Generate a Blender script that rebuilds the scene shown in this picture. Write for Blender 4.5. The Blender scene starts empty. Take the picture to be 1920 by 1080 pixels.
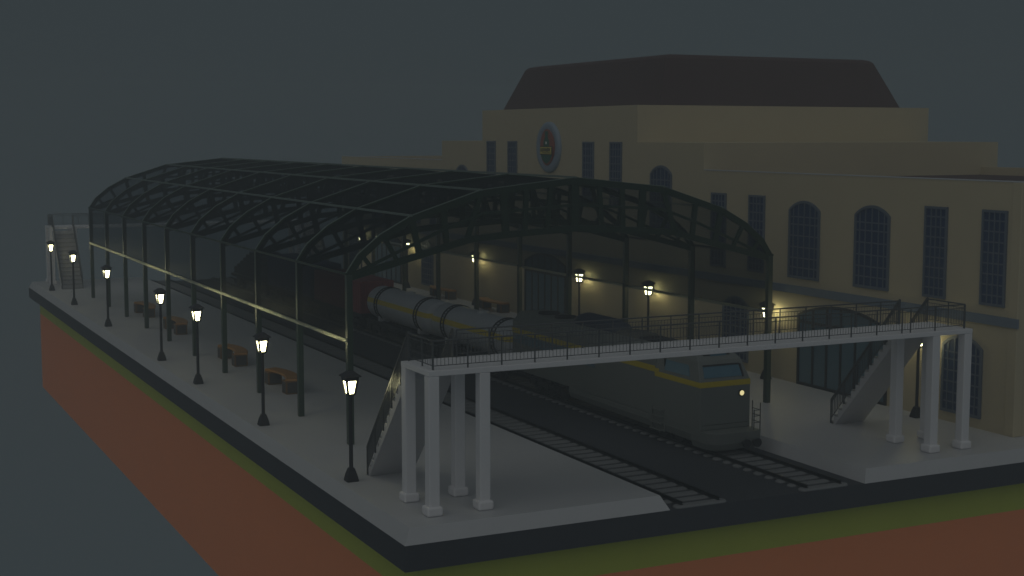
import bpy, bmesh, math, random
from mathutils import Vector, Matrix
random.seed(4)
sc = bpy.context.scene
COL = sc.collection
R = math.radians
HP = 0.459            # platform height above the asphalt slab
L = 79.76             # length of the whole base

# ------------------------------------------------------------------ materials
def mat(name, col, rough=.6, metal=0., var=.12, scale=3., bump=0., bscale=40., spec=.5):
    m = bpy.data.materials.new(name); m.use_nodes = True
    nt = m.node_tree; b = nt.nodes['Principled BSDF']
    b.inputs['Roughness'].default_value = rough
    b.inputs['Metallic'].default_value = metal
    b.inputs['Specular IOR Level'].default_value = spec
    tc = nt.nodes.new('ShaderNodeTexCoord')
    n = nt.nodes.new('ShaderNodeTexNoise'); n.inputs['Scale'].default_value = scale
    n.inputs['Detail'].default_value = 6; n.inputs['Roughness'].default_value = .65
    nt.links.new(tc.outputs['Object'], n.inputs['Vector'])
    mx = nt.nodes.new('ShaderNodeMix'); mx.data_type = 'RGBA'
    mx.inputs['A'].default_value = (*[c*(1-var) for c in col], 1)
    mx.inputs['B'].default_value = (*[min(1, c*(1+var)) for c in col], 1)
    nt.links.new(n.outputs['Fac'], mx.inputs['Factor'])
    nt.links.new(mx.outputs['Result'], b.inputs['Base Color'])
    if bump:
        n2 = nt.nodes.new('ShaderNodeTexNoise'); n2.inputs['Scale'].default_value = bscale
        n2.inputs['Detail'].default_value = 4
        nt.links.new(tc.outputs['Object'], n2.inputs['Vector'])
        bp = nt.nodes.new('ShaderNodeBump'); bp.inputs['Strength'].default_value = bump
        bp.inputs['Distance'].default_value = .02
        nt.links.new(n2.outputs['Fac'], bp.inputs['Height'])
        nt.links.new(bp.outputs['Normal'], b.inputs['Normal'])
    return m

def emit(name, col, strength):
    m = bpy.data.materials.new(name); m.use_nodes = True
    nt = m.node_tree; b = nt.nodes['Principled BSDF']
    b.inputs['Base Color'].default_value = (.8, .8, .7, 1)
    b.inputs['Emission Color'].default_value = (*col, 1)
    b.inputs['Emission Strength'].default_value = strength
    return m

def glass_mat(name, col, alpha, rough, tint):
    m = bpy.data.materials.new(name); m.use_nodes = True
    nt = m.node_tree; b = nt.nodes['Principled BSDF']
    b.inputs['Base Color'].default_value = (*col, 1); b.inputs['Roughness'].default_value = rough; b.inputs['Specular IOR Level'].default_value = .15
    t = nt.nodes.new('ShaderNodeBsdfTransparent'); t.inputs['Color'].default_value = (*tint, 1)
    mx = nt.nodes.new('ShaderNodeMixShader'); mx.inputs['Fac'].default_value = alpha
    nt.links.new(t.outputs[0], mx.inputs[1]); nt.links.new(b.outputs[0], mx.inputs[2])
    nt.links.new(mx.outputs[0], nt.nodes['Material Output'].inputs['Surface'])
    return m

def stripe_mat(name, base, stripe, z0, z1, rough=.4):
    m = mat(name, base, rough, var=.1, scale=2.)
    nt = m.node_tree; b = nt.nodes['Principled BSDF']
    tc = nt.nodes.new('ShaderNodeTexCoord'); sp = nt.nodes.new('ShaderNodeSeparateXYZ')
    nt.links.new(tc.outputs['Object'], sp.inputs[0])
    g = nt.nodes.new('ShaderNodeMath'); g.operation = 'GREATER_THAN'; g.inputs[1].default_value = z0
    l = nt.nodes.new('ShaderNodeMath'); l.operation = 'LESS_THAN'; l.inputs[1].default_value = z1
    k = nt.nodes.new('ShaderNodeMath'); k.operation = 'MULTIPLY'
    nt.links.new(sp.outputs['Z'], g.inputs[0]); nt.links.new(sp.outputs['Z'], l.inputs[0])
    nt.links.new(g.outputs[0], k.inputs[0]); nt.links.new(l.outputs[0], k.inputs[1])
    mx = nt.nodes.new('ShaderNodeMix'); mx.data_type = 'RGBA'
    old = b.inputs['Base Color'].links[0].from_socket
    nt.links.new(old, mx.inputs['A']); mx.inputs['B'].default_value = (*stripe, 1)
    nt.links.new(k.outputs[0], mx.inputs['Factor']); nt.links.new(mx.outputs['Result'], b.inputs['Base Color'])
    return m

M = {}
M['asphalt'] = mat('asphalt', (.05, .055, .065), .9, var=.2, scale=1.5, bump=.3, bscale=25)
M['grass'] = mat('grass_side', (.50, .55, .085), .9, var=.08, scale=.8, bump=.15, bscale=18)
M['dirt'] = mat('dirt_side', (.97, .32, .135), .95, var=.05, scale=.4, bump=.12, bscale=9)
M['paving'] = mat('paving', (.515, .52, .535), .5, var=.05, scale=.9, bump=.08, bscale=30)
M['concrete'] = mat('white_concrete', (.735, .73, .75), .6, var=.04, scale=1.3, bump=.05, bscale=22)
M['wall'] = mat('cream_render', (.525, .455, .305), .85, var=.06, scale=.5, bump=.15, bscale=14)
M['trim'] = mat('grey_trim', (.165, .205, .255), .6, var=.06)
M['frame'] = mat('window_frame', (.125, .15, .19), .5, var=.06)
M['pane'] = mat('window_glass', (.036, .062, .135), .25, var=.25, scale=.8)
M['doorframe'] = mat('door_frame', (.02, .022, .025), .5)
M['doorpane'] = mat('door_glass', (.11, .18, .22), .2, var=.15, scale=.6)
M['roof'] = mat('dark_roof', (.09, .055, .052), .85, var=.08, scale=.7, bump=.15, bscale=8)
M['steel'] = mat('green_black_steel', (.010, .030, .015), .42, .1, var=.15)
M['stairstone'] = mat('stair_concrete', (.48, .48, .495), .7, var=.06, scale=1.5, bump=.08, bscale=20)
M['column'] = mat('column_steel', (.012, .034, .017), .34, .0, var=.15, spec=1.)
M['shadedtread'] = mat('shaded_tread', (.30, .30, .30), .8)  # treads darkened to paint the shade lines between steps
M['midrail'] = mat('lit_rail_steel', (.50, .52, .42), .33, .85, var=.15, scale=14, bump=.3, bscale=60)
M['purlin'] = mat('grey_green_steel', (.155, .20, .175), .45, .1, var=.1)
M['lampmetal'] = mat('black_lamp_metal', (.03, .03, .034), .45, .2)
M['rail'] = mat('handrail_metal', (.10, .105, .11), .35, .3)
M['wood'] = mat('bench_wood', (.42, .205, .055), .45, var=.35, scale=7)
M['shadedwood'] = mat('shaded_bench_wood', (.19, .105, .04), .5, var=.3, scale=7)  # darker copy of the bench wood, shadow on the supports painted in
M['benchdark'] = mat('bench_panel', (.075, .07, .07), .6)
M['sleeper'] = mat('sleeper_concrete', (.20, .205, .21), .85, var=.12, scale=4, bump=.2)
M['railsteel'] = mat('rail_steel', (.015, .016, .018), .5, .3)
M['loco'] = mat('loco_paint', (.165, .18, .17), .45, var=.06, scale=1.5)
M['locoroof'] = mat('loco_roof', (.12, .12, .10), .55, var=.1)
M['yellow'] = mat('yellow_stripe', (.50, .39, .01), .45, var=.08)
M['locoblue'] = mat('loco_blue_panel', (.10, .17, .23), .4, var=.06)
M['cabglass'] = mat('cab_glass', (.09, .185, .25), .2, var=.12)
M['dark'] = mat('dark_metal', (.022, .023, .026), .6, .1)
M['dome'] = mat('exhaust_dome', (.035, .045, .075), .5)
M['tank'] = stripe_mat('tank_paint', (.52, .54, .58), (.64, .49, .01), 2.10, 2.37)
M['red'] = mat('red_container', (.28, .055, .062), .55, var=.12)
M['blue'] = mat('blue_container', (.03, .045, .14), .55, var=.12)
M['load'] = mat('dark_load', (.04, .042, .05), .8)
M['glass'] = glass_mat('tinted_roof_glass', (.012, .015, .017), .16, .35, (.66, .69, .71))
M['lampglow'] = emit('lamp_pane', (1., .93, .50), 18.)
M['headglow'] = emit('headlamp_glow', (1., .86, .40), .85)
M['embring'] = mat('emblem_ring', (.26, .32, .39), .5, var=.08)
M['embred'] = mat('emblem_red', (.32, .10, .065), .5)
M['embgreen'] = mat('emblem_green', (.03, .13, .08), .5)
M['embyellow'] = mat('emblem_yellow', (.62, .52, .10), .5)
M['white'] = mat('emblem_white', (.85, .85, .8), .5)
M['black'] = mat('emblem_black', (.03, .03, .03), .6)

# ------------------------------------------------------------------ mesh builder
class MB:
    def __init__(s): s.v = []; s.f = []; s.sm = set()
    def add(s, vs, fs, smooth=False):
        k = len(s.v); s.v += [tuple(p) for p in vs]
        for f in fs:
            if smooth: s.sm.add(len(s.f))
            s.f.append(tuple(i+k for i in f))
        return s
    def box(s, x0, x1, y0, y1, z0, z1):
        v = [(x, y, z) for z in (z0, z1) for y in (y0, y1) for x in (x0, x1)]
        return s.add(v, [(0, 2, 3, 1), (4, 5, 7, 6), (0, 1, 5, 4), (2, 6, 7, 3), (0, 4, 6, 2), (1, 3, 7, 5)])
    def beam(s, p, q, w, h, up=(0, 0, 1)):
        p, q = Vector(p), Vector(q); d = (q-p).normalized(); up = Vector(up)
        a = d.cross(up)
        if a.length < 1e-4: a = d.cross(Vector((0, 1, 0)))
        a.normalize(); b = a.cross(d).normalized()
        c = [a*w/2+b*h/2, -a*w/2+b*h/2, -a*w/2-b*h/2, a*w/2-b*h/2]
        return s.add([p+t for t in c]+[q+t for t in c],
                     [(3, 2, 1, 0), (4, 5, 6, 7), (0, 1, 5, 4), (1, 2, 6, 5), (2, 3, 7, 6), (3, 0, 4, 7)])
    def prism(s, pts, axis, a, b):
        """2D polygon swept along an axis from a to b."""
        def P(p, t):
            return {'x': (t, p[0], p[1]), 'y': (p[0], t, p[1]), 'z': (p[0], p[1], t)}[axis]
        n = len(pts)
        return s.add([P(p, a) for p in pts]+[P(p, b) for p in pts],
                     [tuple(range(n))[::-1], tuple(range(n, 2*n))]+[(i, (i+1) % n, n+(i+1) % n, n+i) for i in range(n)])
    def loft(s, rings, cap=True, smooth=False):
        n = len(rings[0]); v = [p for r in rings for p in r]; f = []
        for k in range(len(rings)-1):
            for i in range(n):
                f.append((k*n+i, k*n+(i+1) % n, (k+1)*n+(i+1) % n, (k+1)*n+i))
        s.add(v, f, smooth)
        if cap:
            s.add(rings[0], [tuple(range(n))[::-1]]); s.add(rings[-1], [tuple(range(n))])
        return s
    def cyl(s, p, q, r, n=12, r2=None, smooth=True):
        p, q = Vector(p), Vector(q); d = (q-p).normalized()
        a = d.orthogonal().normalized(); b = d.cross(a)
        r2 = r if r2 is None else r2
        ring = lambda c, rr: [c+a*rr*math.cos(t)+b*rr*math.sin(t) for t in [2*math.pi*i/n for i in range(n)]]
        return s.loft([ring(p, r), ring(q, r2)], True, smooth)
    def lathe_y(s, prof, cx, cz, n=40):
        rings = [[(cx+r*math.sin(t), y, cz+r*math.cos(t)) for t in [2*math.pi*i/n for i in range(n)]] for y, r in prof]
        return s.loft(rings, True, True)
    def sq(s, levels, rot=0):
        """square frusta stacked: [(z, halfside)]"""
        rings = [[(h*c*math.sqrt(2), h*d*math.sqrt(2), z) for c, d in
                  [(math.cos(R(45+90*i)+rot), math.sin(R(45+90*i)+rot)) for i in range(4)]] for z, h in levels]
        return s.loft(rings)
    def build(s, name, m, parent=None, bevel=0, seg=2):
        me = bpy.data.meshes.new(name); me.from_pydata(s.v, [], s.f); me.update()
        bm = bmesh.new(); bm.from_mesh(me)
        for i, f in enumerate(bm.faces): f.smooth = i in s.sm
        if bevel:
            bmesh.ops.remove_doubles(bm, verts=bm.verts, dist=1e-5)
        bmesh.ops.recalc_face_normals(bm, faces=bm.faces)
        bm.to_mesh(me); bm.free()
        o = bpy.data.objects.new(name, me); COL.objects.link(o); me.materials.append(M[m])
        if parent: o.parent = parent
        if bevel:
            bv = o.modifiers.new('bevel', 'BEVEL'); bv.width = bevel; bv.segments = seg; bv.limit_method = 'ANGLE'; bv.angle_limit = R(40)
        return o

def thing(name, label, cat, loc=(0, 0, 0), group=None, rz=0):
    o = bpy.data.objects.new(name, None); COL.objects.link(o); o.empty_display_size = .3
    o.location = loc; o.rotation_euler.z = rz
    o['label'] = label; o['category'] = cat
    if group: o['group'] = group
    return o
def struct(o, label=None, cat=None):
    o['kind'] = 'structure'
    if label: o['label'] = label; o['category'] = cat
    return o
def copy_tree(o, parent=None):
    c = o.copy(); COL.objects.link(c)
    if parent: c.parent = parent
    for ch in list(o.children): copy_tree(ch, c)
    return c

# ------------------------------------------------------------------ base and platforms
XR = 47.0
struct(MB().box(0, XR, 0, L, -.796, 0).build('ground', 'asphalt'),
       'dark asphalt slab carrying the whole station', 'asphalt slab')
struct(MB().box(.7, XR-.7, .7, L-.7, -2.03, -.796).build('grass_bank', 'grass'),
       'green grass layer under the asphalt slab', 'grass layer')
struct(MB().box(.7, XR-.7, .7, L-.7, -7.95, -2.03).build('earth', 'dirt'),
       'thick layer of red brown earth below the grass', 'earth')
def platform(x0, x1, label):
    b = .247
    r = lambda i, z: [(x0+i, i, z), (x1-i, i, z), (x1-i, L-i, z), (x0+i, L-i, z)]
    struct(MB().loft([r(0, .002), r(b, HP)]).build('platform', 'paving'), label, 'platform')
platform(0.004, 9.161, 'pale paved platform with the outer row of lamp posts and four benches')
platform(17.085, XR-.004, 'pale paved platform between the locomotive and the station building')

# ------------------------------------------------------------------ tracks
def make_track(xc, label):
    t = thing('railway_track', label, 'railway track', (xc, 0, 0), 'parallel railway tracks')
    for sx in (-1, 1):
        MB().prism([(sx*.715-.05, .077), (sx*.715+.05, .077), (sx*.715+.05, .09), (sx*.715+.014, .10), (sx*.715+.014, .155),
                    (sx*.715+.03, .165), (sx*.715+.03, .19), (sx*.715-.03, .19), (sx*.715-.03, .165), (sx*.715-.014, .155),
                    (sx*.715-.014, .10), (sx*.715-.05, .09)], 'y', .14, L-.14).build('rail', 'railsteel', t)
    def sleeper(mb, y, w):
        h = .95; pts = []
        for cx, a0 in ((h-.1, -90), (-h+.1, 90)):
            for k in range(7):
                a = R(a0+k*30); pts.append((cx+.16*math.cos(a), y+w/2*math.sin(a)*.92))
        bot = [(p[0], p[1], .004) for p in pts]; top = [(p[0]*.97, y+(p[1]-y)*.78, .075) for p in pts]
        mid = [(p[0], p[1], .035) for p in pts]
        mb.loft([bot, mid, top])
    proto = None; ys = []
    y = .19; k = 0
    while y < L-.2:
        ys.append((y, .42 if k % 2 == 0 else .34)); y += .64; k += 1
    meshes = {}
    for i, (yy, w) in enumerate(ys[:100]):
        if w not in meshes:
            mb = MB(); sleeper(mb, 0, w); o = mb.build('sleeper', 'sleeper', t); meshes[w] = o
        else:
            o = meshes[w].copy(); COL.objects.link(o); o.parent = t
        o.location.y = yy
    mb = MB()
    for yy, w in ys[100:]: sleeper(mb, yy, w)
    o = mb.build('far_sleepers', 'sleeper', t); o['kind'] = 'stuff'
    return t
make_track(10.41, 'empty railway track beside the paved bench platform')
make_track(15.43, 'railway track carrying the train')

# ------------------------------------------------------------------ canopy
Y0 = 11.843; SP = 6.0; XC = 12.1
OUT = [(2.46, 6.87), (2.95, 7.58), (3.83, 8.29), (5.08, 8.96), (7.98, 9.88), (12.1, 10.31)]
OUT = OUT+[(2*XC-x, z) for x, z in OUT[-2::-1]]
can = thing('station_canopy', 'long arched canopy of dark green steel trusses and tinted glass over the tracks', 'canopy', (0, 0, 0))
def mir(p): return (2*XC-p[0], p[1])
tr = MB()
def seg2(p, q, w, d=.15, wz=None):
    tr.beam((p[0], 0, p[1]), (q[0], 0, q[1]), d, w, up=(0, 0, 1) if abs(q[0]-p[0]) > .02 else (1, 0, 0))
import itertools
# upper chord: thick polyline, outer edge on OUT
def inset(poly, t):
    out = []
    for i, p in enumerate(poly):
        d1 = Vector(poly[i])-Vector(poly[i-1]) if i else Vector(poly[1])-Vector(poly[0])
        d2 = Vector(poly[i+1])-Vector(poly[i]) if i < len(poly)-1 else d1
        d = (d1.normalized()+d2.normalized()).normalized(); n = Vector((d.y, -d.x))
        c = n.dot(Vector((d1.y, -d1.x)).normalized())
        out.append((p[0]+n.x*t/c, p[1]+n.y*t/c))
    return out
def ribbon(mb, poly, t, y0, y1):
    inn = inset(poly, t)
    rings = [[(a[0], y0, a[1]), (a[0], y1, a[1]), (b[0], y1, b[1]), (b[0], y0, b[1])] for a, b in zip(poly, inn)]
    mb.loft(rings)
ribbon(tr, OUT, .25, -.085, .085)
low = [(2.5, 6.84), (7.5, 8.13), (9.2, 8.26), (12.1, 8.42)]; low = low+[mir(p) for p in low[-2::-1]]
ribbon(tr, low, .25, -.08, .08)
midc = [(2.75, 6.92), (6.3, 8.42), (8.0, 9.02), (12.1, 9.28)]; midc = midc+[mir(p) for p in midc[-2::-1]]
ribbon(tr, midc, .11, -.05, .05)
webs = [((3.15, 7.5), (3.56, 6.98), .15), ((4.02, 8.15), (4.52, 7.25), .17), ((5.12, 8.8), (5.42, 7.45), .24),
        ((6.4, 9.15), (6.55, 7.75), .22), ((7.95, 9.65), (7.38, 7.95), .2), ((8.95, 9.8), (9.05, 8.1), .3),
        ((9.93, 9.9), (9.88, 8.15), .2), ((11.0, 10.), (10.85, 8.2), .18)]
for a, b, w in webs:
    seg2(a, b, w, .12); seg2(mir(a), mir(b), w, .12)
tr.box(XC-.17, XC+.17, -.06, .06, 8.3, 10.15)
tproto = tr.build('arch_truss', 'steel', can); tproto.location.y = Y0
cap = MB(); ribbon(cap, inset(OUT, -.022), .02, -.04, .04); cap = cap.build('sky_sheen_strip', 'purlin', can); cap.location.y = Y0  # pale strips along the truss tops paint in their sky sheen
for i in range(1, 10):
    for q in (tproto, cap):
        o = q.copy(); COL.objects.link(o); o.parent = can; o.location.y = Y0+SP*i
cproto = MB().box(-.115, .115, -.115, .115, HP, 6.84).build('column', 'column', can, bevel=.012)
first = True
for xx in (2.58, 2*XC-2.58):
    for i in range(10):
        o = cproto if first else cproto.copy()
        if not first: COL.objects.link(o); o.parent = can
        first = False
        o.location = (xx, Y0+SP*i, 0)
YE = Y0+9*SP
for i in (0, 3, 4, 5, 6, 7, 10):
    x, z = OUT[i]
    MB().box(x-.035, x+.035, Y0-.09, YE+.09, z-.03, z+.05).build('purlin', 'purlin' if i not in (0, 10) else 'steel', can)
for xx in (2.46, 2*XC-2.46):
    MB().box(xx-.045, xx+.045, Y0-.1, YE+.1, 4.33, 4.46).build('mid_rail', 'midrail', can)
gi = inset(OUT, .07)
for i in range(9):
    ya, yb = Y0+SP*i+.09, Y0+SP*(i+1)-.09
    mb = MB(); ribbon(mb, gi, .03, ya, yb); mb.build('roof_glass', 'glass', can)
    for xx in (2.50, 2*XC-2.50):
        MB().box(xx-.015, xx+.015, ya+.03, yb-.03, 4.462, 6.82).build('side_glass', 'glass', can)

# ------------------------------------------------------------------ footbridge
def make_bridge():
    br = thing('footbridge', 'white concrete footbridge with black railings crossing in front of the locomotive', 'footbridge', (0, 0, 0), 'footbridges at the two ends of the station')
    ZD = 4.93; X0, X1, Ya, Yb = 1.24, 22.85, 1.08, 3.33
    MB().box(X0, X1, Ya, Yb, ZD-.17, ZD).build('deck', 'concrete', br, bevel=.015)
    for px in (1.24, 2.94, 20.98, 22.49):
        for py in (1.083, 2.967):
            p = MB().box(px+.003, px+.357, py, py+.36, HP, ZD-.17).build('pillar', 'concrete', br, bevel=.03)
            MB().box(px-.08, px+.44, py-.08, py+.44, HP, HP+.30).build('pillar_base', 'concrete', p, bevel=.07, seg=3)
    def railing(p, q, posts, name='railing', cont=True):
        p, q = Vector(p), Vector(q); d = q-p; n = d.normalized(); ln = d.length
        o = MB()
        o.cyl(p+Vector((0, 0, .885)), q+Vector((0, 0, .885)), .026, 8)
        o.beam(p+Vector((0, 0, .755)), q+Vector((0, 0, .755)), .02, .022)
        o.beam(p+Vector((0, 0, .125)), q+Vector((0, 0, .125)), .02, .022)
        sgn = list(posts)
        for a, b in zip(sgn[:-1], sgn[1:]):
            m = max(1, round((b-a)/.1277))
            for k in range(1, m):
                t = p+n*(a+(b-a)*k/m); o.cyl(t+Vector((0, 0, .125)), t+Vector((0, 0, .755)), .0085, 5)
        r = o.build(name, 'rail', br)
        for a in sgn:
            t = p+n*a
            MB().box(t.x-.019, t.x+.019, t.y-.019, t.y+.019, t.z-.0, t.z+.87).build('post', 'rail', r)
    fx = [1.46+1.149*i for i in range(14)]+[17.36, 18.5, 19.65, 20.04, 21.19, 22.6]
    z = ZD
    railing((1.46, 1.25, z), (22.6, 1.25, z), [f-1.46 for f in fx])
    railing((1.46, 1.25, z), (1.46, 3.2, z), [0.04, .85, 1.95])
    railing((22.6, 1.25, z), (22.6, 3.2, z), [0.04, .85, 1.95])
    bx = [3.1+1.149*i for i in range(16)]+[21.2]
    railing((3.1, 3.2, z), (21.2, 3.2, z), [f-3.1 for f in bx])
    def stair(xa, xb):
        n = 15; y0, y1 = Yb, 7.15; z0, z1 = ZD, HP
        dy = (y1-y0)/n; dz = (z0-z1)/n
        prof = []
        for k in range(n):
            prof.append((y0+dy*k, z0-dz*(k+1) if k >= 0 else z0)); prof.append((y0+dy*(k+1), z0-dz*(k+1)))
        prof = [(y0, z0-dz)]+[p for p in prof[1:]]
        prof += [(y1, z1), (6.80, z1), (y0, z0-.62)]
        st = MB().prism(prof, 'x', xa, xb).build('staircase', 'stairstone', br)
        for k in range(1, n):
            MB().box(xa+.08, xb-.08, y0+dy*k-.012, y0+dy*(k+1)+.075, z0-dz*(k+1)+.002, z0-dz*(k+1)+.062).build('tread', 'shadedtread', st)
        for xx in (xa+.05, xb-.05):
            o = MB()
            a = Vector((xx, y0-.05, z0)); b = Vector((xx, y1-.02, z1+.02))
            for h, rr in ((.92, .03), (.80, .014), (.16, .014)):
                o.beam(a+Vector((0, 0, h)), b+Vector((0, 0, h)), rr*2, rr*2)
            m = 40
            for k in range(m+1):
                t = a+(b-a)*k/m
                big = k % 8 == 0
                w = .024 if big else .012
                o.box(t.x-w, t.x+w, t.y-w, t.y+w, t.z-.05 if big else t.z+.16, t.z+.92 if big else t.z+.8)
            o.build('stair_railing', 'rail', st)
    stair(1.45, 3.05); stair(21.27, 22.72)
    return br
br = make_bridge()
b2 = copy_tree(br)
b2.location = (0, L, 0); b2.scale = (1, -1, 1)
b2['label'] = 'white footbridge at the far end of the canopy, its stair behind two lamp posts'

# ------------------------------------------------------------------ lamp posts
def make_lamp():
    t = thing('lamp_post', '', 'lamp post', (0, 0, 0), 'lit lamp posts along the platforms')
    MB().sq([(0, .20), (.05, .20), (.22, .165), (.42, .105), (.46, .085)]).build('base', 'lampmetal', t, bevel=.012)
    MB().cyl((0, 0, .45), (0, 0, 2.92), .07, 14, .06).build('pole', 'lampmetal', t)
    fr = MB()
    zb, zt, hb, ht = 2.96, 3.42, .138, .208
    fr.sq([(2.88, .075), (2.93, .13), (2.96, .145), (2.975, .145)])
    for sx in (-1, 1):
        for sy in (-1, 1):
            fr.beam((sx*(hb-.025), sy*(hb-.025), zb), (sx*(ht-.025), sy*(ht-.025), zt), .075, .075, up=(0, 1, 0))
    fr.sq([(3.41, ht+.012), (3.47, ht+.02), (3.50, ht+.02), (3.54, ht+.03), (3.56, .24)])
    f = fr.build('lantern_frame', 'lampmetal', t)
    for k in range(4):
        c, s_ = math.cos(R(90*k)), math.sin(R(90*k))
        def P(u, h, z): return (c*h-s_*u, s_*h+c*u, z)
        ub, ut = hb-.066, ht-.068
        o = .02
        vs = [P(-ub, hb-o, 2.985), P(ub, hb-o, 2.985), P(ut, ht-o-.004, 3.405), P(-ut, ht-o-.004, 3.405)]
        vi = [P(-ub, hb-o-.012, 2.985), P(ub, hb-o-.012, 2.985), P(ut, ht-o-.016, 3.405), P(-ut, ht-o-.016, 3.405)]
        MB().loft([vi, vs]).build('pane', 'lampglow', f)
    MB().sq([(3.545, .30), (3.575, .30), (3.70, .14), (3.735, .10)]).build('cap', 'lampmetal', t, bevel=.008)
    return t
YS = [6.45, 16.75, 27.4, 35.1, 49.75, 62.1, 72.1]
LL = ['lit lamp post nearest the front corner, in front of the near footbridge stair',
      'lit lamp post on the outer platform edge between the first lamp and the nearest bench',
      'lit lamp post on the outer edge beside the nearest bench, third from the footbridge',
      'lit lamp post on the outer edge beside the second bench, fourth from the near footbridge',
      'lit lamp post overlapping a canopy column, third from the far end of the outer row',
      'lit lamp post directly in front of the far footbridge stair steps',
      'lit lamp post in front of the far footbridge pillar, last of the outer row']
LR = ['lit lamp post half hidden behind the near footbridge stair, by an arched window',
      'lit lamp post by the front canopy column, glowing on the wall above the bridge railing',
      'lit lamp post by the wall between two canopy columns, above the locomotive cab',
      'lit lamp post by the wall, just to one side of the middle arched doorway',
      'lit lamp post by the wall between the two wall benches, beside a canopy column',
      'lit lamp post by the wall seen through the front truss, beside the far arched doorway',
      'lit lamp post by the wall seen through the canopy glass, farthest along the building']
lp = make_lamp(); k = 0
for xx, labs in ((.67, LL), (25.17, LR)):
    for y, lab in zip(YS, labs):
        o = lp if k == 0 else copy_tree(lp)
        k += 1
        o.location = (xx, y, HP); o['label'] = lab

# ------------------------------------------------------------------ benches
def make_bench():
    t = thing('bench', '', 'bench', (0, 0, 0), 'curved wooden benches on the platforms')
    # chord along y, bulging to +x
    c, h, w = 1.72, .34, .66
    rad = (c*c+h*h)/(2*h); cx = h-rad; a1 = math.asin(c/rad)
    rings = []
    n = 24
    for i in range(n+1):
        a = -a1+2*a1*i/n; ca, sa = math.cos(a), math.sin(a)
        q = lambda r, z: (cx+r*ca, r*sa, z)
        r0, r1 = rad-w/2, rad+w/2
        rings.append([q(r0, .60), q(r1, .60), q(r1, .665), q(r1-.03, .69), q(r0+.03, .69), q(r0, .665)])
    st = MB().loft(rings)
    st.build('seat', 'wood', t)
    for s_ in (-1, 1):
        y0, y1 = (1.05, 1.70) if s_ > 0 else (-1.70, -1.05)
        xa, xb = -.30, .36
        o = MB().box(xa, xb, y0, y1, 0, .60).build('support', 'shadedwood', t, bevel=.03)
        p = MB().box(xa+.07, xb-.07, y0-.008, y1+.008, .06, .54)
        p.box(xa-.008, xb+.008, y0+.07, y1-.07, .06, .54)
        p.build('support_panel', 'benchdark', o)
    return t
bn = make_bench()
BL = [(3.78, 24.5, 0, 'curved wooden bench nearest the footbridge, one end behind a canopy column'),
      (3.78, 33.05, 0, 'curved wooden bench on the outer platform, second from the near footbridge'),
      (3.78, 45.8, 0, 'curved wooden bench partly behind a column, third on the outer platform from the footbridge'),
      (3.78, 54.4, 0, 'curved wooden bench on the outer platform farthest from the near footbridge'),
      (25.12, 46.6, math.pi, 'curved wooden bench against the station wall left of the middle doorway'),
      (25.12, 55.1, math.pi, 'curved wooden bench against the station wall farther along, behind a lamp post')]
for i, (x, y, rz, lab) in enumerate(BL):
    o = bn if i == 0 else copy_tree(bn)
    o.location = (x, y, HP); o.rotation_euler.z = rz; o['label'] = lab

# ------------------------------------------------------------------ station building
XW = 25.78
sb = thing('station_building', 'large cream station building with stepped blocks, blue windows and dark hipped roof', 'building', (0, 0, 0))
E0 = XW
def blk(x1, y0, y1, z0, z1): return MB().box(E0, x1, y0, y1, z0, z1)
w1 = MB()
# wing mass with parapets
YA, YB = 1.8, 78.35
w1.box(XW, 44.9, YA, YB, HP, 9.70)
pt = .32
w1.box(XW, XW+pt, YA, 23.15, 9.70, 10.2); w1.box(XW, XW+pt, 56.75, YB, 9.70, 10.2)
w1.box(44.9-pt, 44.9, YA, 23.15, 9.70, 10.2); w1.box(44.9-pt, 44.9, 56.75, YB, 9.70, 10.2)
w1.box(XW+pt, 44.9-pt, YA, YA+pt, 9.70, 10.2); w1.box(XW+pt, 44.9-pt, YB-pt, YB, 9.70, 10.2)
w1.box(XW, 45.8, 23.15, 56.75, 9.70, 11.6)
w1.box(XW, 46.55, 29.7, 49.85, 11.6, 13.64)
w1.build('wall', 'wall', sb)
MB().box(XW+pt+.01, 44.9-pt-.01, YA+pt+.01, 23.14, 9.702, 9.76).build('wing_roof', 'roof', sb)
MB().box(XW+pt+.01, 44.9-pt-.01, 56.76, YB-pt-.01, 9.702, 9.76).build('wing_roof', 'roof', sb)
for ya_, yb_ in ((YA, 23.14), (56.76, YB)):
    MB().box(XW-.02, XW+pt+.01, ya_, yb_, 10.202, 10.245).build('coping_highlight', 'paving', sb)  # pale strip painting the highlight along the parapet top
def rr(x0, x1, y0, y1, z): return [(x0, y0, z), (x1, y0, z), (x1, y1, z), (x0, y1, z)]
MB().loft([rr(27.3, 44.35, 29.8, 49.8, 13.645), rr(28.2, 43.0, 30.7, 48.2, 16.3), rr(28.34, 42.8, 30.84, 47.95, 16.45), rr(28.7, 42.5, 31.1, 47.55, 16.53)]).build('hipped_roof', 'roof', sb)
# stepped end pilaster and string course
MB().box(XW-.035, XW+.4, YA-.035, YA+.45, HP, 10.19).build('corner_pilaster', 'wall', sb, bevel=.03)
MB().box(XW-.10, XW-.002, YA-.10, YB+.1, 4.66, 5.03).build('string_course', 'trim', sb, bevel=.01)

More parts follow.
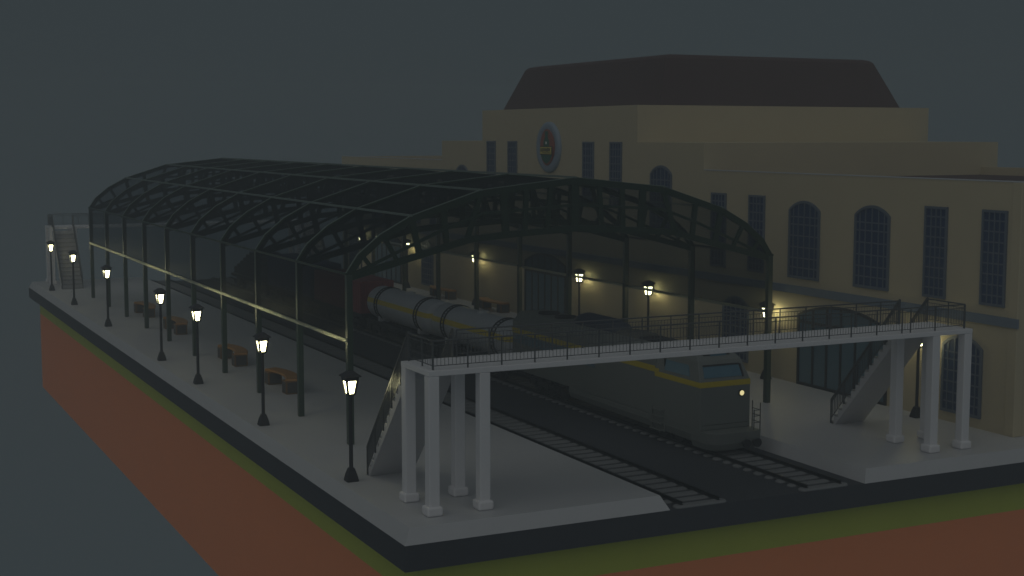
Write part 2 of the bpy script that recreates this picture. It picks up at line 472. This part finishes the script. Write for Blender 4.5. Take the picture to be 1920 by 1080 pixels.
def arch_pts(yc, hw, z0, zs, zt, n=14):
    """outline (y,z) of an opening with a segmental head"""
    h = zt-zs; r = (hw*hw+h*h)/(2*h); zc = zt-r; a = math.asin(min(1, hw/r))
    if h > hw*.98: a = math.pi/2
    pts = [(yc-hw, z0), (yc+hw, z0)]
    for i in range(n+1):
        t = a-2*a*i/n; pts.append((yc+r*math.sin(t), zc+r*math.cos(t)))
    return pts
def headz(y, yc, hw, zs, zt):
    h = zt-zs
    if h < 1e-3: return zt
    r = (hw*hw+h*h)/(2*h); return zt-r+math.sqrt(max(0, r*r-(y-yc)**2))
def opening(name, yc, w, z0, zs, zt, cols, rows, fw=.09, fmat='frame', pmat='pane', bw=.05, tw=None, bot=True):
    hw = w/2; rect = zt-zs < 1e-3
    if rect:
        out = [(yc-hw, z0), (yc+hw, z0), (yc+hw, zt), (yc-hw, zt)]
        inn = [(yc-hw+fw, z0+fw), (yc+hw-fw, z0+fw), (yc+hw-fw, zt-fw), (yc-hw+fw, zt-fw)]
    else:
        out = arch_pts(yc, hw, z0, zs, zt); inn = arch_pts(yc, hw-fw, z0+fw, zs-fw*.3, zt-fw)
    fx0, fx1, gx = XW-.085, XW-.003, XW-.03
    n = len(out); mb = MB()
    ring = lambda pts, x: [(x, p[0], p[1]) for p in pts]
    vs = ring(out, fx0)+ring(inn, fx0)+ring(out, fx1)+ring(inn, fx1); fs = []
    for i in range(n):
        j = (i+1) % n
        fs += [(i, j, n+j, n+i), (2*n+i, 3*n+i, 3*n+j, 2*n+j), (i, 2*n+i, 2*n+j, j), (n+i, n+j, 3*n+j, 3*n+i)]
    mb.add(vs, fs)
    iw = w-2*fw
    for c in cols:
        y = yc-hw+fw+iw*c if c >= 0 else yc+c
        b = bw
        top = (zt-fw if rect else headz(y, yc, hw-fw, zs-fw*.3, zt-fw))
        mb.box(fx0+.02, gx+.004, y-b/2, y+b/2, z0+fw*.9, top+.01)
    for r_ in rows:
        z = r_
        mb.box(fx0+.026, gx+.004, yc-hw+fw*.9, yc+hw-fw*.9, z-bw/2, z+bw/2)
    o = mb.build(name, fmat, sb)
    MB().prism(inn, 'x', gx, XW-.002).build('pane', pmat, o)
    return o
def rwin(yc, w, z0, z1):
    opening('window', yc, w, z0, z1, z1, [.25, .5, .75], [z0+(z1-z0)*k/9 for k in range(1, 9)], fw=.10, bw=.055)
def awin(yc, w, z0, zs, zt):
    H = zs-z0
    opening('arched_window', yc, w, z0, zs, zt, [.11, .29, .5, .71, .89], [zs-H*f for f in (.10, .21, .375, .54, .70, .84)], fw=.12, bw=.055)
for yc in (21.72, 18.5, 6.28, 3.09): rwin(yc, 1.3, 5.39, 9.11)
for yc in (14.82, 10.15): awin(yc, 2.26, 5.38, 8.55, 8.99)
for yc in (80-21.72, 80-18.5, 80-6.28, 80-3.09): rwin(yc, 1.3, 5.39, 9.11)
for yc in (80-14.82, 80-10.15): awin(yc, 2.26, 5.38, 8.55, 8.99)
for yc in (48.38, 45.18, 35.14, 31.96): rwin(yc, 1.32, 7.9, 11.61)
awin(27.17, 2.13, 6.75, 9.92, 10.38); awin(53.15, 2.0, 6.4, 9.5, 9.95)
for yc in (4.58, 20.1): awin(yc, 2.2, .86, 3.60, 4.05)
awin(59.5, 2.2, .86, 3.60, 4.2); awin(75.4, 2.2, .86, 3.60, 4.05)
def big_door(yc, w, zs, zt):
    cs = [1/6, 2/6, 3/6, 4/6, 5/6]
    o = opening('arched_doorway', yc, w, HP+.004, zs, zt, cs, [3.42], fw=.13, fmat='doorframe', pmat='doorpane', bw=.13)
    return o
big_door(12.03, 6.15, 3.75, 4.36); big_door(40.6, 5.5, 4.05, 4.66); big_door(67.9, 6.3, 3.75, 4.36)
# emblem on the gable wall
def disc(mb, cy, cz, hy, hz, x0, x1, n=48, fn=None):
    pts = []
    for i in range(n):
        t = 2*math.pi*i/n
        s_ = fn(t) if fn else 1
        pts.append((cy+hy*math.sin(t)*s_, cz+hz*math.cos(t)*s_))
    mb.prism(pts, 'x', x0, x1)
ey, ez, er = 40.05, 11.25, 1.56
rings = []
for rr_, dx in ((er, -.002), (er, -.09), (er*.95, -.17), (er*.84, -.21), (er*.72, -.19), (er*.62, -.13), (er*.60, -.12)):
    rings.append([(XW+dx, ey+rr_*math.sin(2*math.pi*i/56), ez+rr_*math.cos(2*math.pi*i/56)) for i in range(56)])
emb = MB().loft(rings, True, True).build('emblem', 'embring', sb)
def shield(hy, hz, x0, x1):
    pts = []
    n = 40
    for i in range(n):
        t = 2*math.pi*i/n; s_, c_ = math.sin(t), math.cos(t)
        pts.append((ey-.05+hy*(abs(s_)**1.15)*(1 if s_ >= 0 else -1), ez+hz*c_))
    return MB().prism(pts, 'x', x0, x1)
shield(.86, 1.12, XW-.25, XW-.121).build('badge', 'embred', emb)
yb = ey-.05
poly = [(-.17, .98), (.17, .98), (.20, .82), (.15, .72), (.19, .52), (.33, .44), (.38, .26), (.34, .10), (.58, -.06), (.74, -.14), (.74, -.46), (.44, -.82), (0, -1.02),
        (-.44, -.82), (-.74, -.46), (-.74, -.14), (-.58, -.06), (-.34, .10), (-.38, .26), (-.33, .44), (-.19, .52), (-.15, .72), (-.20, .82)]
MB().prism([(yb+a, ez+b) for a, b in poly][::-1], 'x', XW-.275, XW-.252).build('engine_relief', 'embgreen', emb)
o = MB(); disc(o, yb, ez+.27, .085, .085, XW-.30, XW-.277, 20); o.build('headlamp_relief', 'white', emb)
MB().box(XW-.305, XW-.277, yb-.80, yb+.78, ez-.46, ez+.06).build('banner_edge', 'black', emb)
bnr = MB().box(XW-.325, XW-.307, yb-.74, yb+.72, ez-.42, ez+.02).build('banner', 'embyellow', emb)
st = MB()
px = -.64
for wd, g in ((.09, .05), (.05, .07), (.10, .05), (.04, .06), (.09, .05), (.07, .05), (.05, .06), (.10, .05), (.06, .05), (.09, 0)):
    st.box(XW-.335, XW-.327, yb-px-wd, yb-px, ez-.26+random.uniform(-.03, .03), ez-.05+random.uniform(-.02, .02)); px += wd+g
st.box(XW-.335, XW-.327, yb-.70, yb+.40, ez-.36, ez-.325)
st.build('worn_lettering', 'black', emb)

# ------------------------------------------------------------------ train
TX = 15.43
def bogie(par, y, nax=2, gap=1.5):
    f = MB()
    for sx in (-1, 1):
        f.box(sx*.92-.06, sx*.92+.06, y-gap/2-.55, y+gap/2+.55, .55, .78)
        for k in range(nax):
            yy = y-gap/2+gap*k/(nax-1); f.box(sx*.96-.09, sx*.96+.09, yy-.16, yy+.16, .5, .82)
    f.box(-.9, .9, y-.25, y+.25, .6, .9)
    b = f.build('bogie', 'dark', par)
    for k in range(nax):
        yy = y-gap/2+gap*k/(nax-1)
        for sx in (-1, 1):
            MB().cyl((sx*.64, yy, .655), (sx*.80, yy, .655), .463, 20).build('wheel', 'dark', b)
    return b
def tank_car(yc, label):
    t = thing('tank_wagon', label, 'tank wagon', (TX, yc, 0), 'silver tank wagons behind the locomotive')
    hl = 4.45; r = .97; prof = []
    for k in range(7):
        a = R(90*k/6); prof.append((-hl-.45*math.cos(a)+.0, max(.02, r*math.sin(a))))
    prof += [(-y_, rr_) for y_, rr_ in prof[::-1]]
    MB().lathe_y(prof, 0, 2.02, 48).build('tank_barrel', 'tank', t)
    for y in (-3.05, 3.05):
        o = MB(); n = 28
        def arc(rad, w, yy, hh):
            rings = []
            for i in range(n+1):
                a = R(-140+280*i/n); s_, c_ = math.sin(a), math.cos(a)
                rings.append([((rad)*s_, yy-w/2, 2.02+rad*c_), ((rad+hh)*s_, yy-w/2, 2.02+(rad+hh)*c_), ((rad+hh)*s_, yy+w/2, 2.02+(rad+hh)*c_), (rad*s_, yy+w/2, 2.02+rad*c_)])
            o.loft(rings)
        arc(r+.002, .07, y-.19, .05); arc(r+.002, .07, y+.19, .05)
        for i in range(1, 26, 1):
            a = R(-140+280*i/26); s_, c_ = math.sin(a), math.cos(a)
            o.beam(((r+.025)*s_, y-.17, 2.02+(r+.025)*c_), ((r+.025)*s_, y+.17, 2.02+(r+.025)*c_), .04, .03, up=(c_, 0, -s_))
        o.build('ladder_band', 'dark', t)
        MB().box(-.75, .75, y-.16, y+.16, .98, 1.35).build('saddle', 'tank', t)
    f = MB()
    f.box(-.95, -.75, -4.7, 4.7, .86, 1.06); f.box(.75, .95, -4.7, 4.7, .86, 1.06)
    f.box(-.749, .749, -4.7, -4.3, .88, 1.04); f.box(-.749, .749, 4.3, 4.7, .88, 1.04); f.box(-.2, .2, -4.29, 4.29, .88, 1.02)
    f.box(-.15, .15, -4.95, -4.7, .85, 1.05); f.box(-.15, .15, 4.7, 4.95, .85, 1.05)
    f.build('chassis', 'dark', t)
    m = MB().cyl((0, 0, 2.95), (0, 0, 3.06), .3, 20); m.build('hatch', 'tank', t)
    bogie(t, -3.1); bogie(t, 3.1)
    return t
tank_car(27.6, 'silver tank wagon with yellow stripe coupled directly behind the locomotive')
tank_car(37.5, 'silver tank wagon with yellow stripe next to the red container')
def flat(yc, hl, label):
    t = thing('flat_wagon', label, 'flat wagon', (TX, yc, 0), 'flat wagons at the rear of the train')
    f = MB().box(-1.1, 1.1, -hl, hl, 1.02, 1.24); f.box(-.5, .5, -hl+.8, hl-.8, .8, 1.018)
    f.build('bed', 'dark', t)
    bogie(t, -hl+1.6); bogie(t, hl-1.6)
flat(47.2, 4.6, 'dark flat wagon under the red container'); flat(57.3, 5.1, 'dark flat wagon under the blue container')
flat(67.6, 4.7, 'dark flat wagon with the stepped stack at the rear of the train')
def container(yc, hl, z1, m, label):
    t = thing('container', label, 'container', (TX, yc, 1.244))
    H = z1-1.244; o = MB()
    ins = .05
    def wavy(n, a, b):
        pts = []
        for k in range(n):
            u0 = a+(b-a)*k/n; d = (b-a)/n
            pts += [(u0, 0), (u0+d*.3, 0), (u0+d*.45, 1), (u0+d*.85, 1)]
        return pts+[(b, 0)]
    left = [(-1.06+ins*h, u) for u, h in wavy(22, -hl+.12, hl-.12)]
    right = [(1.06-ins*h, u) for u, h in wavy(22, -hl+.12, hl-.12)][::-1]
    back = [(u, hl-.02-ins*h) for u, h in wavy(7, -.98, .98)]; front = [(u, -hl+.02+ins*h) for u, h in wavy(7, -.98, .98)][::-1]
    ringpts = left+back+right+front
    o.prism(ringpts[::-1], 'z', .1, H-.1); o.build('shell', m, t)
    f = MB()
    for sx in (-1, 1):
        for sy in (-1, 1): f.box(sx*1.03-.06, sx*1.03+.06, sy*(hl-.05)-.06, sy*(hl-.05)+.06, 0, H)
        for zz in (0, H-.12): f.box(sx*1.03-.05, sx*1.03+.05, -hl+.011, hl-.011, zz+.003, zz+.117)
    for sy in (-1, 1):
        for zz in (0, H-.12): f.box(-.98, .98, sy*(hl-.05)-.05, sy*(hl-.05)+.05, zz+.003, zz+.117)
    f.build('frame', m, t)
    MB().box(-1.0, 1.0, -hl+.1, hl-.1, H-.06, H-.02).build('roof_panel', m, t)
container(47.2, 4.35, 3.18, 'red', 'red corrugated freight container behind the second tank wagon')
container(57.3, 4.9, 3.42, 'blue', 'dark blue corrugated freight container behind the red one')
t = thing('crate_stack', 'dark stepped stack of boxes on the last wagon behind the canopy glass', 'stack', (TX, 67.6, 1.244))
o = MB(); hh = [0.35, .62, .9, 1.2, 1.5, 1.75, 1.75, 1.5, 1.2, .9]
for i, h in enumerate(hh[::-1]): o.box(-.95, .95, -4.3+.86*i+.004, -4.3+.86*(i+1)-.004, 0, h+.2)
o.build('boxes', 'load', t, bevel=.03)

# locomotive -------------------------------------------------------
lo = thing('locomotive', 'dark grey diesel locomotive with yellow waist stripe and one lit headlamp', 'locomotive', (TX, 6.05, 0))
H = 1.135
def sect(hw, z0, zs, zr, tw): return [(-hw, z0), (hw, z0), (hw, zs), (tw, zr), (-tw, zr), (-hw, zs)]
def ringY(sec, y): return [(p[0], y, p[1]) for p in sec]
# hood: full-width body behind the cab
MB().loft([ringY(sect(H-.02, 1.0, 3.28, 3.72, .72), 3.2), ringY(sect(H-.02, 1.0, 3.28, 3.72, .72), 15.9)]).build('body', 'loco', lo, bevel=.04)
# cab: nose, raked windscreen, roof (side profile in y,z swept across)
zb = 2.57
cab = MB()
rings = []
def cabring(y, hw, z): return None
low = [(-H, 0), (H, 0), (H, 3.195), (-H, 3.195)]
up = [(-H+.05, .16), (H-.05, .16), (H, 3.195), (-H, 3.195)]
def rz(pts, z): return [(p[0], p[1], z) for p in pts]
cab.loft([rz(low, .95), rz(low, 2.58), rz([(-H, .03), (H, .03), (H, 3.195), (-H, 3.195)], 2.80),
          rz([(-H+.16, .42), (H-.16, .42), (H-.12, 3.195), (-H+.12, 3.195)], 3.53),
          rz([(-H+.24, .62), (H-.24, .62), (H-.2, 3.195), (-H+.2, 3.195)], 3.67),
          rz([(-H+.46, 1.1), (H-.46, 1.1), (H-.42, 3.195), (-H+.42, 3.195)], 3.88)])
cab.build('cab', 'loco', lo, bevel=.03)
def stripe(par):
    s_ = MB()
    z0, z1 = 2.60, 2.80
    s_.loft([rz([(-H-.006, -.006), (H+.006, -.006), (H+.006, 3.19), (-H-.006, 3.19)], 2.585), rz([(-H-.006, .02), (H+.006, .02), (H+.006, 3.19), (-H-.006, 3.19)], 2.79)])
    s_.build('waist_stripe', 'yellow', par)
    b = MB()
    for sx in (-1, 1):
        b.box(sx*(H-.012)-.006, sx*(H-.012)+.006, 3.2, 15.9, 2.74, 2.97)
        b.box(sx*(H-.006)-.006, sx*(H-.006)+.006, 2.9, 3.2, 2.66, 2.9)
    b.build('waist_stripe', 'yellow', par)
stripe(lo)
# windscreen: lies on the raked front (y = .03 at z 2.80 -> .42 at z 3.66)
def fy(z): return .03+(z-2.80)/.73*.39
def wpanel(mb, x0, x1, z0, z1, off, th, sh=.0):
    v = []
    for d in (off+th, off):
        for x, z in ((x0, z0), (x1, z0), (x1-sh, z1), (x0+sh, z1)): v.append((x, fy(z)-d, z-d*.3))
    mb.loft([v[4:], v[:4]])
o = MB(); wpanel(o, -.90, .83, 2.93, 3.34, .004, .02, .07); ws = o.build('windscreen', 'cabglass', lo)
o = MB()
wpanel(o, .80, .87, 2.91, 3.36, .004, .05); wpanel(o, -.82, .80, 3.35, 3.385, .004, .05)
o.build('windscreen_frame', 'dark', ws)
MB().prism([(-.62, 3.56), (.62, 3.56), (.56, 3.78), (-.56, 3.78)], 'y', .62, 1.4).build('number_box', 'dark', lo)
MB().box(-.30, .42, .60, .619, 3.60, 3.74).build('number_plate', 'cabglass', lo)
for sx in (-1, 1):
    o = MB()
    v = []
    for d in (.03, .0):
        for y, z in ((.75, 2.92), (2.5, 2.92), (2.5, 3.32), (.95, 3.32)):
            xs = H-.16*(z-2.80)/.73+.003+d*.8
            v.append((sx*xs, y, z))
    o.loft([v[4:], v[:4]]); wdw = o.build('cab_side_window', 'cabglass', lo)
    MB().box(sx*(H-.07)-.02, sx*(H-.07)+.03, 2.52, 2.6, 2.9, 3.36).build('window_post', 'dark', wdw)
    MB().box(sx*(H-.003)-.012, sx*(H-.003)+.012, 8.0, 9.4, 2.2, 2.62).build('side_panel', 'locoblue', lo)
    MB().box(sx*(H-.003)-.012, sx*(H-.003)+.012, 10.6, 15.6, 2.3, 2.7).build('side_panel', 'locoblue', lo)
    o = MB()
    for k in range(4): o.box(sx*(H+.02)-.1, sx*(H+.02)+.06, 2.5, 3.35, .5+.26*k, .54+.26*k)
    o.box(sx*(H-.02)-.03, sx*(H-.02)+.02, 2.45, 2.497, .47, 1.37); o.box(sx*(H-.02)-.03, sx*(H-.02)+.02, 3.353, 3.4, .47, 1.37)
    o.box(sx*(H-.09)-.02, sx*(H-.09)+.02, 2.5, 3.35, .47, 1.37)
    o.build('step', 'loco', lo)
MB().loft([[(-H+.10, .1, .45), (H-.10, .1, .45), (H-.10, 10.3, .55), (-H+.10, 10.3, .55)], [(-H+.004, .03, .75), (H-.004, .03, .75), (H-.004, 10.3, .8), (-H+.004, 10.3, .8)],
           [(-H+.004, .03, .998), (H-.004, .03, .998), (H-.004, 10.3, .998), (-H+.004, 10.3, .998)]]).build('skirt', 'loco', lo, bevel=.03)
# pilot, front walkway and its rails
def plan(hw, yf, cr, z):
    pts = []
    for sx in (-1, 1):
        rng = range(0, 7)
        for k in (rng if sx < 0 else list(rng)[::-1]):
            a = R(90*k/6)
            c = cr if sx < 0 else .12
            pts.append((sx*(hw-c+c*math.cos(a)), yf+c-c*math.sin(a), z))
    return pts+[(hw, .6, z), (-hw, .6, z)]
MB().loft([plan(H-.10, -.66, .5, .30), plan(H-.02, -.78, .5, .55), plan(H, -.80, .45, .95)]).build('pilot', 'loco', lo)
MB().box(-H+.1, H-.1, -.008, .01, 1.14, 1.155).build('nose_seam', 'dark', lo)
for pts in ([(.79, -.75), (1.07, -.75)], [(1.07, -.25), (1.07, -.73)]):
    o = MB()
    (xa, ya), (xb, yb_) = pts
    o.cyl((xa, ya, .951), (xa, ya, 1.75 if xa < 1 else 2.0), .022, 8)
    if xa < 1: o.cyl((xb, yb_, .951), (xb, yb_, 2.0), .022, 8)
    for z in (1.25, 1.5, 1.72): o.cyl((xa, ya, z), (xb, yb_, z), .016, 8)
    o.build('front_handrail', 'rail', lo)
for x in (.30, .78):
    o = MB().cyl((x, -.70, .55), (x, -.98, .55), .07, 12); o.cyl((x, -.98, .55), (x, -1.05, .55), .17, 18)
    o.build('buffer', 'dark', lo)
for x, m in ((.72, 'headglow'),):
    hl = MB().cyl((x, .0, 2.28), (x, -.05, 2.28), .135, 24).build('headlamp', 'dark', lo)
    MB().cyl((x, -.05, 2.28), (x, -.062, 2.28), .095, 24).build('headlamp_lens', m, hl)
# roof gear
rings = []
for y, s_ in ((7.3, .55), (7.6, .85), (8.2, 1), (10.6, 1), (11.1, .8), (11.4, .5)):
    rings.append([(.62*s_*math.cos(R(180*i/14)), y, 3.6+.60*s_*math.sin(R(180*i/14))) for i in range(15)])
MB().loft(rings, True, True).build('exhaust_dome', 'dome', lo)
for y in (12.7, 14.3): MB().cyl((0, y, 3.715), (0, y, 3.80), .5, 28).build('roof_fan', 'dark', lo)
MB().box(-.5, .5, 3.7, 5.4, 3.722, 3.80).build('roof_grille', 'dark', lo)
MB().prism([(-.6, 3.722), (.6, 3.722), (.45, 3.86), (-.45, 3.86)], 'y', 5.6, 7.2).build('roof_hatch', 'locoroof', lo)
bogie(lo, 2.2, 2, 1.6) if False else bogie(lo, 1.9, 3, 2.2)
bogie(lo, 12.6, 3, 2.4)

# ------------------------------------------------------------------ sky, sun, camera
w = bpy.data.worlds.new('World'); sc.world = w; w.use_nodes = True
bg = w.node_tree.nodes['Background']
bg.inputs['Color'].default_value = (.0343, .0445, .0490, 1); bg.inputs['Strength'].default_value = 1.
su = bpy.data.lights.new('sun', 'SUN'); su.energy = .40; su.angle = R(110); su.color = (1, .99, .96)
so = bpy.data.objects.new('sun', su); COL.objects.link(so)
d = Vector((-.45, -.51, .73)); so.rotation_euler = d.to_track_quat('Z', 'Y').to_euler()
so.location = (-30, -30, 40)

hz = MB().box(-40, 70, -60, 115, -9, 17.6)
hm = bpy.data.materials.new('haze_volume'); hm.use_nodes = True
nt = hm.node_tree; nt.nodes.remove(nt.nodes['Principled BSDF'])
pv = nt.nodes.new('ShaderNodeVolumePrincipled')
pv.inputs['Color'].default_value = (.555, .60, .63, 1); pv.inputs['Density'].default_value = .0040
nt.links.new(pv.outputs[0], nt.nodes['Material Output'].inputs['Volume'])
M['haze'] = hm
ho = hz.build('haze', 'haze'); ho['kind'] = 'stuff'; ho['label'] = 'thin even blue grey night haze over the whole station'; ho['category'] = 'haze'

cam = bpy.data.cameras.new('camera'); co = bpy.data.objects.new('camera', cam); COL.objects.link(co)
cam.lens = 50; cam.sensor_width = 36; cam.clip_end = 2000; cam.clip_start = .5
co.location = (-15.1049, -37.8259, 11.9646)
yaw, pitch = .457035, -.106773
f = Vector((math.sin(yaw)*math.cos(pitch), math.cos(yaw)*math.cos(pitch), math.sin(pitch)))
co.rotation_euler = f.to_track_quat('-Z', 'Y').to_euler()
sc.camera = co
sc.view_settings.view_transform = 'Standard'; sc.view_settings.look = 'None'
sc.view_settings.exposure = 0; sc.view_settings.gamma = 1
sc.render.engine = 'CYCLES'
sc.cycles.use_denoising = True
sc.cycles.transparent_max_bounces = 32
sc.cycles.max_bounces = 8
sc.cycles.volume_bounces = 2
sc.cycles.use_light_tree = True
